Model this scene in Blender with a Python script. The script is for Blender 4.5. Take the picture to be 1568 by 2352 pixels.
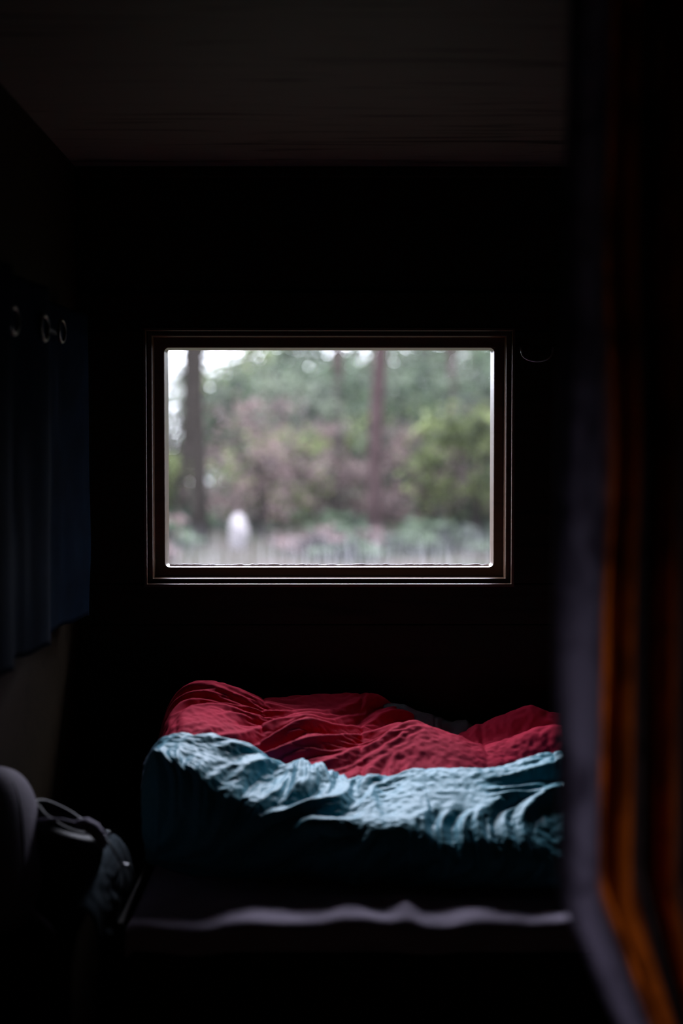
import bpy, bmesh, math, random
import numpy as np
from mathutils import Vector, Matrix, Euler

# ------------------------------------------------------------------ clear
for o in list(bpy.data.objects):
    bpy.data.objects.remove(o, do_unlink=True)
scene = bpy.context.scene
COL = scene.collection

# ------------------------------------------------------------------ camera
F_PX = 50.0 / 36.0 * 2352.0
CAM_Z = 1.22
PITCH = math.atan(126 / F_PX)
YAW = -math.atan(14 / F_PX)
cam_d = bpy.data.cameras.new('camera')
cam = bpy.data.objects.new('camera', cam_d)
COL.objects.link(cam)
cam.location = (0, 0, CAM_Z)
cam.rotation_euler = (math.pi / 2 - PITCH, 0, YAW)
cam_d.sensor_fit = 'VERTICAL'
cam_d.sensor_height = 36.0
cam_d.sensor_width = 24.0
cam_d.lens = 50.0
cam_d.clip_start = 0.05
cam_d.clip_end = 400
cam_d.dof.use_dof = True
cam_d.dof.focus_distance = 3.08
cam_d.dof.aperture_fstop = 1.6
cam_d.dof.aperture_blades = 0
scene.camera = cam

# ------------------------------------------------------------------ world: overcast sky
SKY = 33.0
world = bpy.data.worlds.new('overcast_sky')
scene.world = world
world.use_nodes = True
nt = world.node_tree
nt.nodes.clear()
geo = nt.nodes.new('ShaderNodeTexCoord')
sep = nt.nodes.new('ShaderNodeSeparateXYZ')
mx = nt.nodes.new('ShaderNodeMath'); mx.operation = 'MAXIMUM'; mx.inputs[1].default_value = 0.0
ma = nt.nodes.new('ShaderNodeMath'); ma.operation = 'MULTIPLY_ADD'
ma.inputs[1].default_value = 2.0 / 3.0; ma.inputs[2].default_value = 1.0 / 3.0
ms = nt.nodes.new('ShaderNodeMath'); ms.operation = 'MULTIPLY'; ms.inputs[1].default_value = SKY
bg = nt.nodes.new('ShaderNodeBackground'); bg.inputs[0].default_value = (0.82, 0.84, 1.0, 1)
wo = nt.nodes.new('ShaderNodeOutputWorld')
L = nt.links
L.new(geo.outputs['Generated'], sep.inputs[0]); L.new(sep.outputs[2], mx.inputs[0])
L.new(mx.outputs[0], ma.inputs[0]); L.new(ma.outputs[0], ms.inputs[0])
L.new(ms.outputs[0], bg.inputs[1]); L.new(bg.outputs[0], wo.inputs[0])

# window portal: emits nothing, only guides the sampling of the sky through the opening
pl = bpy.data.lights.new('window_portal', 'AREA')
pl.shape = 'RECTANGLE'; pl.size = 0.76; pl.size_y = 0.52
pl.cycles.is_portal = True
po = bpy.data.objects.new('window_portal', pl)
COL.objects.link(po)
po.location = (-0.0135, 3.30, CAM_Z)
po.rotation_euler = (-math.pi / 2, 0, 0)

scene.view_settings.view_transform = 'Standard'
scene.view_settings.look = 'None'
scene.view_settings.gamma = 1.0
scene.view_settings.use_curve_mapping = False
scene.view_settings.exposure = 0.0
scene.cycles.max_bounces = 8
scene.cycles.diffuse_bounces = 5
scene.cycles.transparent_max_bounces = 12
scene.cycles.sample_clamp_indirect = 4.0

# ------------------------------------------------------------------ helpers
_R = Euler((math.pi / 2 - PITCH, 0, YAW)).to_matrix()


def P(px, py, y):
    """point of the photo's ray at world depth y"""
    d = _R @ Vector(((px - 784) / F_PX, -(py - 1176) / F_PX, -1))
    t = y / d.y
    return Vector((d.x * t, y, CAM_Z + d.z * t))


def tag(o, label=None, cat=None, group=None, kind=None):
    if label: o['label'] = label
    if cat: o['category'] = cat
    if group: o['group'] = group
    if kind: o['kind'] = kind
    return o


def empty(name, loc=(0, 0, 0)):
    o = bpy.data.objects.new(name, None)
    o.empty_display_size = 0.05
    COL.objects.link(o)
    o.location = loc
    return o


def link_mesh(name, me, mat=None, parent=None, smooth=False):
    o = bpy.data.objects.new(name, me)
    COL.objects.link(o)
    if mat is not None and len(me.materials) == 0:
        me.materials.append(mat)
    if parent is not None:
        o.parent = parent
        o.matrix_parent_inverse = Matrix.Translation(-Vector(parent.location))
        if parent.parent is not None:
            o.matrix_parent_inverse = Matrix.Translation(-(Vector(parent.location)))
    if smooth:
        for p in me.polygons:
            p.use_smooth = True
    return o


def from_data(name, verts, faces, mat=None, parent=None, smooth=False):
    me = bpy.data.meshes.new(name)
    me.from_pydata([tuple(v) for v in verts], [], faces)
    me.validate()
    me.update()
    return link_mesh(name, me, mat, parent, smooth)


def box(name, lo, hi, mat, parent=None, bev=0.0, seg=2):
    bm = bmesh.new()
    bmesh.ops.create_cube(bm, size=1)
    c = [(a + b) / 2 for a, b in zip(lo, hi)]
    s = [abs(b - a) for a, b in zip(lo, hi)]
    for v in bm.verts:
        v.co = Vector((c[0] + v.co.x * s[0], c[1] + v.co.y * s[1], c[2] + v.co.z * s[2]))
    if bev > 0:
        bmesh.ops.bevel(bm, geom=bm.edges[:], offset=bev, segments=seg, affect='EDGES', profile=0.5)
    me = bpy.data.meshes.new(name)
    bm.to_mesh(me); bm.free()
    return link_mesh(name, me, mat, parent)


def tube_data(pts, rad, n=10, closed=False, cap=True):
    pts = [Vector(p) for p in pts]
    N = len(pts)
    if not hasattr(rad, '__len__'):
        rad = [rad] * N
    V = []; Fc = []
    up = None
    for i, p in enumerate(pts):
        a = pts[(i - 1) % N] if (closed or i > 0) else p
        b = pts[(i + 1) % N] if (closed or i < N - 1) else p
        t = (b - a).normalized()
        if up is None:
            up = t.orthogonal().normalized()
        else:
            up = (up - t * up.dot(t))
            up = up.normalized() if up.length > 1e-6 else t.orthogonal().normalized()
        s = t.cross(up)
        for k in range(n):
            an = 2 * math.pi * k / n
            V.append(p + (up * math.cos(an) + s * math.sin(an)) * rad[i])
    R = N if closed else N - 1
    for i in range(R):
        for k in range(n):
            i2 = (i + 1) % N
            Fc.append((i * n + k, i * n + (k + 1) % n, i2 * n + (k + 1) % n, i2 * n + k))
    if cap and not closed:
        Fc.append(tuple(range(n - 1, -1, -1)))
        Fc.append(tuple((N - 1) * n + k for k in range(n)))
    return V, Fc


def tube(name, pts, rad, mat, parent=None, n=10, closed=False):
    V, Fc = tube_data(pts, rad, n, closed)
    return from_data(name, V, Fc, mat, parent, True)


def grid_faces(n, m, closed_m=False):
    f = []
    for i in range(n - 1):
        for j in range(m - 1):
            a = i * m + j
            f.append((a, a + 1, a + m + 1, a + m))
        if closed_m:
            a = i * m + m - 1
            f.append((a, i * m, (i + 1) * m, a + m))
    return f


def catmull(xs, ys, x):
    """smooth interpolation of a table"""
    xs = np.asarray(xs, float); ys = np.asarray(ys, float); x = np.asarray(x, float)
    x = np.clip(x, xs[0], xs[-1])
    i = np.clip(np.searchsorted(xs, x) - 1, 0, len(xs) - 2)
    m = np.zeros_like(ys)
    d = np.diff(ys) / np.diff(xs)
    m[1:-1] = (d[1:] + d[:-1]) / 2; m[0] = d[0]; m[-1] = d[-1]
    h = xs[i + 1] - xs[i]; t = (x - xs[i]) / h
    h00 = 2 * t**3 - 3 * t**2 + 1; h10 = t**3 - 2 * t**2 + t
    h01 = -2 * t**3 + 3 * t**2; h11 = t**3 - t**2
    return h00 * ys[i] + h10 * h * m[i] + h01 * ys[i + 1] + h11 * h * m[i + 1]


def smooth_noise(n, m, cells, rng):
    """smooth random field on an n x m grid"""
    a = rng.standard_normal((cells[0] + 3, cells[1] + 3))
    u = np.linspace(0, cells[0], n); v = np.linspace(0, cells[1], m)
    def w(t):
        i = np.floor(t).astype(int); f = t - i
        return i, f * f * (3 - 2 * f)
    iu, fu = w(u); iv, fv = w(v)
    fu = fu[:, None]; fv = fv[None, :]
    g = lambda p, q: a[np.ix_(iu + p, iv + q)]
    return (g(0, 0) * (1 - fu) * (1 - fv) + g(1, 0) * fu * (1 - fv) + g(0, 1) * (1 - fu) * fv + g(1, 1) * fu * fv)


def normals_of(T):
    du = np.gradient(T, axis=0); dv = np.gradient(T, axis=1)
    n = np.cross(du, dv)
    return n / (np.linalg.norm(n, axis=2, keepdims=True) + 1e-12)


def resample(A, n, m):
    iu = np.linspace(0, A.shape[0] - 1, n); iv = np.linspace(0, A.shape[1] - 1, m)
    def cub(B, t):
        i = np.clip(np.floor(t).astype(int), 0, B.shape[0] - 2); f = (t - i)[:, None, None]
        p0 = B[np.clip(i - 1, 0, None)]; p1 = B[i]; p2 = B[i + 1]; p3 = B[np.clip(i + 2, None, B.shape[0] - 1)]
        return 0.5 * (2 * p1 + (p2 - p0) * f + (2 * p0 - 5 * p1 + 4 * p2 - p3) * f**2 + (3 * p1 - p0 - 3 * p2 + p3) * f**3)
    B = cub(A, iu)
    return cub(B.transpose(1, 0, 2), iv).transpose(1, 0, 2)


def crumple(T_func, levels, seed, hold_t=0.12, hold_n=0.005, theta0=0.6, spread=0.8, mask=None):
    """Buckle a sheet that is longer than the surface it lies on (position-based cloth on a grid).
    The surplus runs in a direction that wanders over the sheet, so that folds come out long.
    levels: list of (n, m, surplus, iterations, bend)"""
    rng = np.random.default_rng(seed)
    D = None
    eps = 0.0
    a_th = np.random.default_rng(seed + 1)
    n0, m0 = levels[-1][0], levels[-1][1]
    TH = theta0 + spread * smooth_noise(n0, m0, (6, 3), a_th)
    AM = np.clip(0.75 + 0.75 * smooth_noise(n0, m0, (9, 5), a_th), 0.05, 1.6)
    uu = np.linspace(0, 1, n0)[:, None]
    AM = AM * np.clip(np.minimum(uu, 1 - uu) / 0.05, 0.05, 1)
    if mask is not None:
        AM = AM * mask(np.linspace(0, 1, n0))[:, None]
    for li, (n, m, ep, iters, bend) in enumerate(levels):
        T = T_func(n, m)
        N = normals_of(T)
        eps += ep
        th = resample(TH[..., None], n, m)[..., 0]; am = resample(AM[..., None], n, m)[..., 0] * eps
        if D is None:
            X = T.copy()
            X += N * (smooth_noise(n, m, (n // 3, m // 3), rng) * 0.004)[..., None]
        else:
            X = T + resample(D, n, m)
            X += N * (smooth_noise(n, m, (n // 3, m // 3), rng) * 0.0010)[..., None]
        st = lambda q: am * (np.cos(th - q) ** 2 - 0.12)
        # edge directions in the sheet's own plane (cells are not square)
        lu = np.linalg.norm(T[1:] - T[:-1], axis=2); lv = np.linalg.norm(T[:, 1:] - T[:, :-1], axis=2)
        dg = math.atan2(lv.mean(), lu.mean())
        Lu = lu * (1 + st(0)[1:])
        Lv = lv * (1 + st(math.pi / 2)[:, 1:])
        Ld = np.linalg.norm(T[1:, 1:] - T[:-1, :-1], axis=2) * (1 + st(dg)[1:, 1:])
        Le = np.linalg.norm(T[1:, :-1] - T[:-1, 1:], axis=2) * (1 + st(-dg)[1:, 1:])

        def pr(A, B, R, k):
            d = B - A
            l = np.sqrt((d * d).sum(2)) + 1e-9
            c = (k * 0.5 * (l - R) / l)[..., None] * d
            A += c; B -= c
        for it in range(iters):
            for s in (0, 1):
                A = X[s:-1:2]; B = X[s + 1::2]; k = min(len(A), len(B)); pr(A[:k], B[:k], Lu[s::2][:k], 0.8)
                A = X[:, s:-1:2]; B = X[:, s + 1::2]; k = min(A.shape[1], B.shape[1]); pr(A[:, :k], B[:, :k], Lv[:, s::2][:, :k], 0.8)
                k = (n - s) // 2
                pr(X[s:-1:2][:k, :-1], X[s + 1::2][:k, 1:], Ld[s::2][:k], 0.6)
                k = (n - s) // 2
                pr(X[s:-1:2][:k, 1:], X[s + 1::2][:k, :-1], Le[s::2][:k], 0.6)
            C = np.zeros_like(X)
            C[1:-1] += (X[2:] + X[:-2]) * 0.5 - X[1:-1]
            C[:, 1:-1] += (X[:, 2:] + X[:, :-2]) * 0.5 - X[:, 1:-1]
            X += C * bend
            G = X - T
            gn = (G * N).sum(2, keepdims=True)
            gt = G - N * gn
            X -= gt * hold_t + N * gn * hold_n
        D = X - T
    return X


def cloth_obj(name, X, mat, parent=None, thick=0.006, subd=1):
    n, m = X.shape[:2]
    me = bpy.data.meshes.new(name)
    me.from_pydata(X.reshape(-1, 3).tolist(), [], grid_faces(n, m))
    me.update()
    for p in me.polygons:
        p.use_smooth = True
    uv = me.uv_layers.new(name='UVMap')
    idx = np.zeros(len(me.loops), dtype=np.int32)
    me.loops.foreach_get('vertex_index', idx)
    uvs = np.stack([(idx // m) / (n - 1), (idx % m) / (m - 1)], 1).astype(np.float32)
    uv.data.foreach_set('uv', uvs.ravel())
    o = link_mesh(name, me, mat, parent)
    if thick:
        md = o.modifiers.new('thickness', 'SOLIDIFY'); md.thickness = thick; md.offset = -1
    if subd:
        md = o.modifiers.new('smooth', 'SUBSURF'); md.levels = subd; md.render_levels = subd
    return o


# ------------------------------------------------------------------ materials
def new_mat(name):
    m = bpy.data.materials.new(name)
    m.use_nodes = True
    t = m.node_tree
    return m, t, t.nodes['Principled BSDF'], t.nodes['Material Output']


def ramp(t, stops):
    r = t.nodes.new('ShaderNodeValToRGB')
    e = r.color_ramp.elements
    while len(e) < len(stops):
        e.new(0.5)
    for k, (p, c) in enumerate(stops):
        e[k].position = p
        e[k].color = (*c, 1)
    return r


def wood(name, dark, light, rough=0.45, scale=(2, 40, 40), bump=0.15, coord='Object', coat=0.0, spec=0.12):
    m, t, b, _ = new_mat(name)
    tc = t.nodes.new('ShaderNodeTexCoord')
    mp = t.nodes.new('ShaderNodeMapping'); mp.inputs['Scale'].default_value = scale
    n1 = t.nodes.new('ShaderNodeTexNoise'); n1.inputs['Scale'].default_value = 1.0
    n1.inputs['Detail'].default_value = 8; n1.inputs['Distortion'].default_value = 1.2
    r = ramp(t, [(0.30, dark), (0.46, light), (0.60, light), (0.80, [0.7 * a + 0.3 * c for a, c in zip(light, dark)])])
    t.links.new(tc.outputs[coord], mp.inputs[0]); t.links.new(mp.outputs[0], n1.inputs[0])
    t.links.new(n1.outputs[0], r.inputs[0]); t.links.new(r.outputs[0], b.inputs['Base Color'])
    bp = t.nodes.new('ShaderNodeBump'); bp.inputs['Strength'].default_value = bump; bp.inputs['Distance'].default_value = 0.002
    t.links.new(n1.outputs[0], bp.inputs['Height']); t.links.new(bp.outputs[0], b.inputs['Normal'])
    b.inputs['Roughness'].default_value = rough
    b.inputs['Specular IOR Level'].default_value = spec
    b.inputs['Coat Weight'].default_value = coat; b.inputs['Coat Roughness'].default_value = .3
    return m


def fabric(name, col, rough=0.7, sheen=0.0, weave=900.0, spec=0.3, var=0.12, sheen_tint=(1, 1, 1), bump=0.25, transl=0.0):
    m, t, b, out = new_mat(name)
    tc = t.nodes.new('ShaderNodeTexCoord')
    n1 = t.nodes.new('ShaderNodeTexNoise'); n1.inputs['Scale'].default_value = 14; n1.inputs['Detail'].default_value = 5
    t.links.new(tc.outputs['Object'], n1.inputs[0])
    r = ramp(t, [(0.3, [c * (1 - var) for c in col]), (0.7, [min(1, c * (1 + var)) for c in col])])
    t.links.new(n1.outputs[0], r.inputs[0]); t.links.new(r.outputs[0], b.inputs['Base Color'])
    n2 = t.nodes.new('ShaderNodeTexNoise'); n2.inputs['Scale'].default_value = weave; n2.inputs['Detail'].default_value = 2
    t.links.new(tc.outputs['Object'], n2.inputs[0])
    bp = t.nodes.new('ShaderNodeBump'); bp.inputs['Strength'].default_value = bump; bp.inputs['Distance'].default_value = 0.0006
    t.links.new(n2.outputs[0], bp.inputs['Height']); t.links.new(bp.outputs[0], b.inputs['Normal'])
    b.inputs['Roughness'].default_value = rough
    b.inputs['Specular IOR Level'].default_value = spec
    b.inputs['Sheen Weight'].default_value = sheen
    b.inputs['Sheen Roughness'].default_value = 0.4
    b.inputs['Sheen Tint'].default_value = (*sheen_tint, 1)
    if transl > 0:
        tl = t.nodes.new('ShaderNodeBsdfTranslucent'); mixn = t.nodes.new('ShaderNodeMixShader')
        mixn.inputs[0].default_value = transl
        t.links.new(r.outputs[0], tl.inputs[0]); t.links.new(b.outputs[0], mixn.inputs[1])
        t.links.new(tl.outputs[0], mixn.inputs[2]); t.links.new(mixn.outputs[0], out.inputs[0])
    return m


def plain(name, col, rough=0.5, metal=0.0, spec=0.5, nscale=30, var=0.15):
    m, t, b, _ = new_mat(name)
    tc = t.nodes.new('ShaderNodeTexCoord')
    n1 = t.nodes.new('ShaderNodeTexNoise'); n1.inputs['Scale'].default_value = nscale; n1.inputs['Detail'].default_value = 6
    t.links.new(tc.outputs['Object'], n1.inputs[0])
    r = ramp(t, [(0.3, [c * (1 - var) for c in col]), (0.7, [min(1, c * (1 + var)) for c in col])])
    t.links.new(n1.outputs[0], r.inputs[0]); t.links.new(r.outputs[0], b.inputs['Base Color'])
    b.inputs['Roughness'].default_value = rough; b.inputs['Metallic'].default_value = metal
    b.inputs['Specular IOR Level'].default_value = spec
    return m


M = {}
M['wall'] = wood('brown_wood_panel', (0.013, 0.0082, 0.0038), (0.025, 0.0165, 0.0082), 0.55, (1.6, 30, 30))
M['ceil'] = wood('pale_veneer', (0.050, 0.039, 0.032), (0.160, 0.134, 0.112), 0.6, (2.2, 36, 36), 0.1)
M['frame'] = wood('varnished_window_wood', (0.06, 0.032, 0.018), (0.12, 0.065, 0.038), 0.32, (4, 50, 50), 0.05, coat=0.3, spec=0.4)
M['bedwood'] = wood('bed_board_wood', (0.018, 0.011, 0.006), (0.036, 0.024, 0.013), 0.5, (2, 30, 30))
M['floor'] = wood('floor_wood', (0.05, 0.035, 0.022), (0.11, 0.075, 0.045), 0.5, (30, 2, 30))
M['red'] = fabric('crimson_cotton', (0.50, 0.012, 0.048), 0.8, 0.0, 700, 0.10, 0.10, (1, 0.4, 0.5))
M['teal'] = fabric('teal_cotton', (0.055, 0.37, 0.46), 0.5, 0.25, 700, 0.4, 0.08, (0.75, 0.75, 1))
M['sheet'] = fabric('lavender_grey_sheet', (0.58, 0.50, 0.64), 0.8, 0.1, 800, 0.2)
M['grey'] = fabric('charcoal_cloth', (0.10, 0.12, 0.14), 0.8, 0.1)
M['blue'] = fabric('navy_linen', (0.0035, 0.011, 0.025), 0.95, 0.0, 500, 0.02, 0.25)
M['pillow'] = fabric('mauve_grey_cushion_cloth', (0.22, 0.19, 0.24), 0.8, 0.1)
M['bag'] = fabric('black_nylon', (0.014, 0.014, 0.016), 0.6, 0.0, 600, 0.35)
M['bagtrim'] = fabric('grey_lilac_webbing', (0.26, 0.23, 0.31), 0.75, 0.05)
M['jacket'] = fabric('dark_teal_fleece', (0.05, 0.085, 0.11), 0.9, 0.1)
M['piping'] = fabric('dark_piping', (0.07, 0.06, 0.08), 0.8)
M['steel'] = plain('dull_steel', (0.55, 0.56, 0.58), 0.28, 1.0)
M['lidshade'] = plain('lid_shade_black', (0.006, 0.006, 0.006), 0.8, 0, 0.1)
M['bronze'] = plain('dark_bronze', (0.10, 0.085, 0.07), 0.3, 1.0)
M['rod'] = plain('black_metal_rod', (0.03, 0.03, 0.035), 0.4, 0.8)
M['bead'] = plain('pale_sealant', (0.62, 0.58, 0.62), 0.6, 0, 0.4, 300, 0.3)
M['outer'] = plain('outer_cladding', (0.35, 0.34, 0.33), 0.7)

# ------------------------------------------------------------------ room shell
YW = 3.10           # inner face of the window wall
XL, XR = -0.56, 1.32
YB = -1.0
ZC = 1.845
WX, WZ = -0.0135, CAM_Z - 0.0015
HW, HH = 0.3655, 0.2435
OUT = 0.032         # casing width outside the opening


def struct(o, label=None):
    o['kind'] = 'structure'
    if label: o['label'] = label
    return o


struct(box('floor', (XL - 0.06, YB - 0.06, -0.06), (XR + 0.06, YW + 0.13, 0), M['floor']), 'dark wooden cabin floor')
struct(box('ceiling', (XL - 0.06, YB - 0.06, ZC), (XR + 0.06, YW + 0.13, ZC + 0.06), M['ceil']), 'pale wood veneer ceiling above the window')
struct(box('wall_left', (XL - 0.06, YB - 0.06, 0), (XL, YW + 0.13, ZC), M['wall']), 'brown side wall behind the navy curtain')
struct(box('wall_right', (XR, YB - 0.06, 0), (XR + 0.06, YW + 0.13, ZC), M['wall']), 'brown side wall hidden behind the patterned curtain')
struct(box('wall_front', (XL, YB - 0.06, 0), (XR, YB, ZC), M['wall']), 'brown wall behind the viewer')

struct(box('added_eave', (XL - 0.06, YW + 0.131, ZC), (XR + 0.06, YW + 0.14 + 0.52, ZC + 0.06), M['outer']), 'added unseen eave that blocks steep sky light above the window')  # added out of view to keep steep sky light off the bed

wb = empty('wall_back', (0, YW, 0)); struct(wb, 'dark brown panelled wall around the window')
HX, HZ = HW + OUT, HH + OUT          # hole in the wall
zt, zb_ = WZ + HZ, WZ - HZ
z670 = P(700, 670, YW).z
z1435 = P(700, 1435, YW).z
g = 0.0012
yo = YW + 0.14


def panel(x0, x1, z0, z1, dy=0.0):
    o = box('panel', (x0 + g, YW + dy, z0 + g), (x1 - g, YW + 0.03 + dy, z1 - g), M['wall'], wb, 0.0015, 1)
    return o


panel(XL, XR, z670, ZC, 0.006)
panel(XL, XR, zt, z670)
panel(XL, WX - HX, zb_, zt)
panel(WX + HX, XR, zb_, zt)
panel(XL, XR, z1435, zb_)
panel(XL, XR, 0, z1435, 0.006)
# wall core behind the panels, one slab with the window hole
cv = []
cf = []
for yy in (YW + 0.03, yo):
    for (xx, zz) in ((XL, 0), (XR, 0), (XR, ZC), (XL, ZC), (WX - HX, zb_), (WX + HX, zb_), (WX + HX, zt), (WX - HX, zt)):
        cv.append((xx, yy, zz))
for k in range(4):
    k2 = (k + 1) % 4
    cf.append((k, k2, 4 + k2, 4 + k))
    cf.append((8 + k2, 8 + k, 12 + k, 12 + k2))
    cf.append((4 + k, 4 + k2, 12 + k2, 12 + k))
    cf.append((k2, k, 8 + k, 8 + k2))
from_data('wall_core', cv, cf, M['outer'], wb)
struct(box('trim_1', (XL, YW - 0.016, ZC - 0.022), (XR, YW, ZC), M['wall'], None, 0.003), 'thin wooden trim strip where ceiling meets window wall')

# ------------------------------------------------------------------ window
win = empty('window_1', (WX, YW, WZ - HZ)); struct(win, 'single pane window in a stepped dark wooden frame')


def ring_side(name, prof, side, mat, parent, corner_cut=True):
    """profile (outward offset, depth) swept along one side of the opening, mitred"""
    V = []; Fc = []
    n = len(prof)
    sx, sz = {'t': (0, 1), 'b': (0, -1), 'l': (-1, 0), 'r': (1, 0)}[side]
    for e in (-1, 1):
        for (o_, y) in prof:
            if sz:
                V.append((WX + e * (HW + o_), y, WZ + sz * (HH + o_)))
            else:
                V.append((WX + sx * (HW + o_), y, WZ + e * (HH + o_)))
    for k in range(n):
        k2 = (k + 1) % n
        Fc.append((k, k2, n + k2, n + k))
    Fc.append(tuple(range(n))); Fc.append(tuple(range(2 * n - 1, n - 1, -1)))
    me = bpy.data.meshes.new(name)
    bm = bmesh.new()
    vs = [bm.verts.new(v) for v in V]
    for f in Fc:
        bm.faces.new([vs[i] for i in f])
    bmesh.ops.recalc_face_normals(bm, faces=bm.faces)
    bm.to_mesh(me); bm.free()
    return link_mesh(name, me, mat, parent)


r = 0.0022
inner = [(0.0, 3.232), (0.0, 3.165 + r), (r * .3, 3.165 + r * .3), (r, 3.165), (0.0215, 3.165), (0.0215, 3.24), (0.0, 3.24)]
mid = [(0.0215, 3.165), (0.0215, 3.120 + r), (0.0215 + r * .3, 3.120 + r * .3), (0.0215 + r, 3.120), (0.0315, 3.120), (0.0315, 3.24), (0.0215, 3.24)]
outl = [(0.0315, 3.120), (0.0315, 3.097 + r), (0.0315 + r * .3, 3.097 + r * .3), (0.0315 + r, 3.097), (0.037, 3.097), (0.0385, 3.0985), (0.0385, 3.101), (0.0315, 3.104)]
for s in 'tblr':
    ring_side('sash_rail', inner, s, M['frame'], win)
    ring_side('frame_rail', mid, s, M['frame'], win)
    ring_side('casing_bead', outl, s, M['frame'], win)
# rounded inner corners of the opening
for sx in (-1, 1):
    for sz in (-1, 1):
        rad = 0.009
        cx, cz = WX + sx * (HW - rad), WZ + sz * (HH - rad)
        V = []
        arc = [(cx + sx * rad * math.cos(a), cz + sz * rad * math.sin(a)) for a in np.linspace(0, math.pi / 2, 7)]
        ol = [(WX + sx * (HW + .001), WZ + sz * (HH + .001))] + arc
        for y in (3.166, 3.22):
            V += [(x, y, z) for x, z in ol]
        k = len(ol)
        Fc = [tuple(range(k)), tuple(range(2 * k - 1, k - 1, -1))] + [(i, (i + 1) % k, k + (i + 1) % k, k + i) for i in range(k)]
        from_data('corner_fillet', V, Fc, M['frame'], win)

# pane: clear glass with a film of dirt, denser mist along the foot
gm, t, b, out = new_mat('misted_glass')
t.nodes.remove(b)
tr = t.nodes.new('ShaderNodeBsdfTransparent')
tl = t.nodes.new('ShaderNodeBsdfTranslucent'); tl.inputs[0].default_value = (0.80, 0.80, 0.84, 1)
mixs = t.nodes.new('ShaderNodeMixShader')
tc = t.nodes.new('ShaderNodeTexCoord')
sp = t.nodes.new('ShaderNodeSeparateXYZ')
t.links.new(tc.outputs['Generated'], sp.inputs[0])
mr = t.nodes.new('ShaderNodeMapRange'); mr.interpolation_type = 'SMOOTHSTEP'
mr.inputs[1].default_value = 0.24; mr.inputs[2].default_value = 0.0
mr.inputs[3].default_value = 0.0; mr.inputs[4].default_value = 0.080
# the mist is denser towards the left foot of the pane
nz = t.nodes.new('ShaderNodeTexNoise'); nz.inputs['Scale'].default_value = 5; nz.inputs['Detail'].default_value = 6
mp = t.nodes.new('ShaderNodeMapping'); mp.inputs['Scale'].default_value = (9, 1, 1.2)
t.links.new(tc.outputs['Generated'], mp.inputs[0]); t.links.new(mp.outputs[0], nz.inputs[0])
mm = t.nodes.new('ShaderNodeMath'); mm.operation = 'MULTIPLY'
nr = t.nodes.new('ShaderNodeMapRange'); nr.inputs[1].default_value = 0.3; nr.inputs[2].default_value = 0.7
nr.inputs[3].default_value = 0.6; nr.inputs[4].default_value = 1.25
t.links.new(nz.outputs[0], nr.inputs[0]); t.links.new(sp.outputs[2], mr.inputs[0])
t.links.new(mr.outputs[0], mm.inputs[0]); t.links.new(nr.outputs[0], mm.inputs[1])
vo = t.nodes.new('ShaderNodeTexVoronoi'); vo.inputs['Scale'].default_value = 26
t.links.new(tc.outputs['Object'], vo.inputs[0])
vr = t.nodes.new('ShaderNodeMapRange'); vr.inputs[1].default_value = 0.07; vr.inputs[2].default_value = 0.03
vr.inputs[3].default_value = 0; vr.inputs[4].default_value = 0.04
t.links.new(vo.outputs['Distance'], vr.inputs[0])
vs_ = t.nodes.new('ShaderNodeSeparateColor')
t.links.new(vo.outputs['Color'], vs_.inputs[0])
vg = t.nodes.new('ShaderNodeMath'); vg.operation = 'GREATER_THAN'; vg.inputs[1].default_value = 0.93
t.links.new(vs_.outputs[0], vg.inputs[0])
vm = t.nodes.new('ShaderNodeMath'); vm.operation = 'MULTIPLY'
t.links.new(vr.outputs[0], vm.inputs[0]); t.links.new(vg.outputs[0], vm.inputs[1])
a1 = t.nodes.new('ShaderNodeMath'); a1.operation = 'ADD'; a1.inputs[1].default_value = 0.0035
a2 = t.nodes.new('ShaderNodeMath'); a2.operation = 'ADD'
t.links.new(mm.outputs[0], a1.inputs[0]); t.links.new(a1.outputs[0], a2.inputs[0]); t.links.new(vm.outputs[0], a2.inputs[1])
t.links.new(a2.outputs[0], mixs.inputs[0]); t.links.new(tr.outputs[0], mixs.inputs[1]); t.links.new(tl.outputs[0], mixs.inputs[2])
t.links.new(mixs.outputs[0], out.inputs[0])
me = bpy.data.meshes.new('pane')
me.from_pydata([(WX - HW - .004, 3.207, WZ - HH - .004), (WX + HW + .004, 3.207, WZ - HH - .004),
                (WX + HW + .004, 3.207, WZ + HH + .004), (WX - HW - .004, 3.207, WZ + HH + .004)], [], [(0, 1, 2, 3)])
pane = link_mesh('pane', me, gm, win); pane['label'] = 'dusty glass pane misted along its foot'
# lumpy sealant along the foot of the pane
rng = np.random.default_rng(5)
pts = []; rr = []
for k in range(90):
    pts.append((WX - HW + .006 + k * (2 * HW - .012) / 89, 3.201, WZ - HH + .0015 + rng.normal() * .0005))
    rr.append(.0022 + abs(rng.normal()) * .0008)
o = tube('sealant_bead', pts, rr, M['bead'], win, 6); o['label'] = 'rough pale sealant along the foot of the glass'

# ------------------------------------------------------------------ bail handle on the wall
hp = empty('bail_handle', tuple(P(1233, 800, YW)))
tag(hp, 'small wire bail handle on the wall to the right of the window', 'handle')
ypl = YW - 0.014
pts = []
for a in np.linspace(0, math.pi, 21):
    px = 1233 + 36 * math.cos(a) * (1.0)
    py = 803 + 27 * math.sin(a) ** 0.75
    pts.append(P(px, py, ypl))
pts = [P(1269, 798, YW - 0.004)] + pts + [P(1197, 798, YW - 0.004)]
tube('bail', pts, 0.0024, M['steel'], hp, 8)
for px in (1197, 1269):
    c = P(px, 797, YW)
    tube('mount', [c + Vector((0, 0.001, 0)), c + Vector((0, -0.004, 0)), c + Vector((0, -0.008, 0))], [0.008, 0.008, 0.005], M['rod'], hp, 14)

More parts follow.
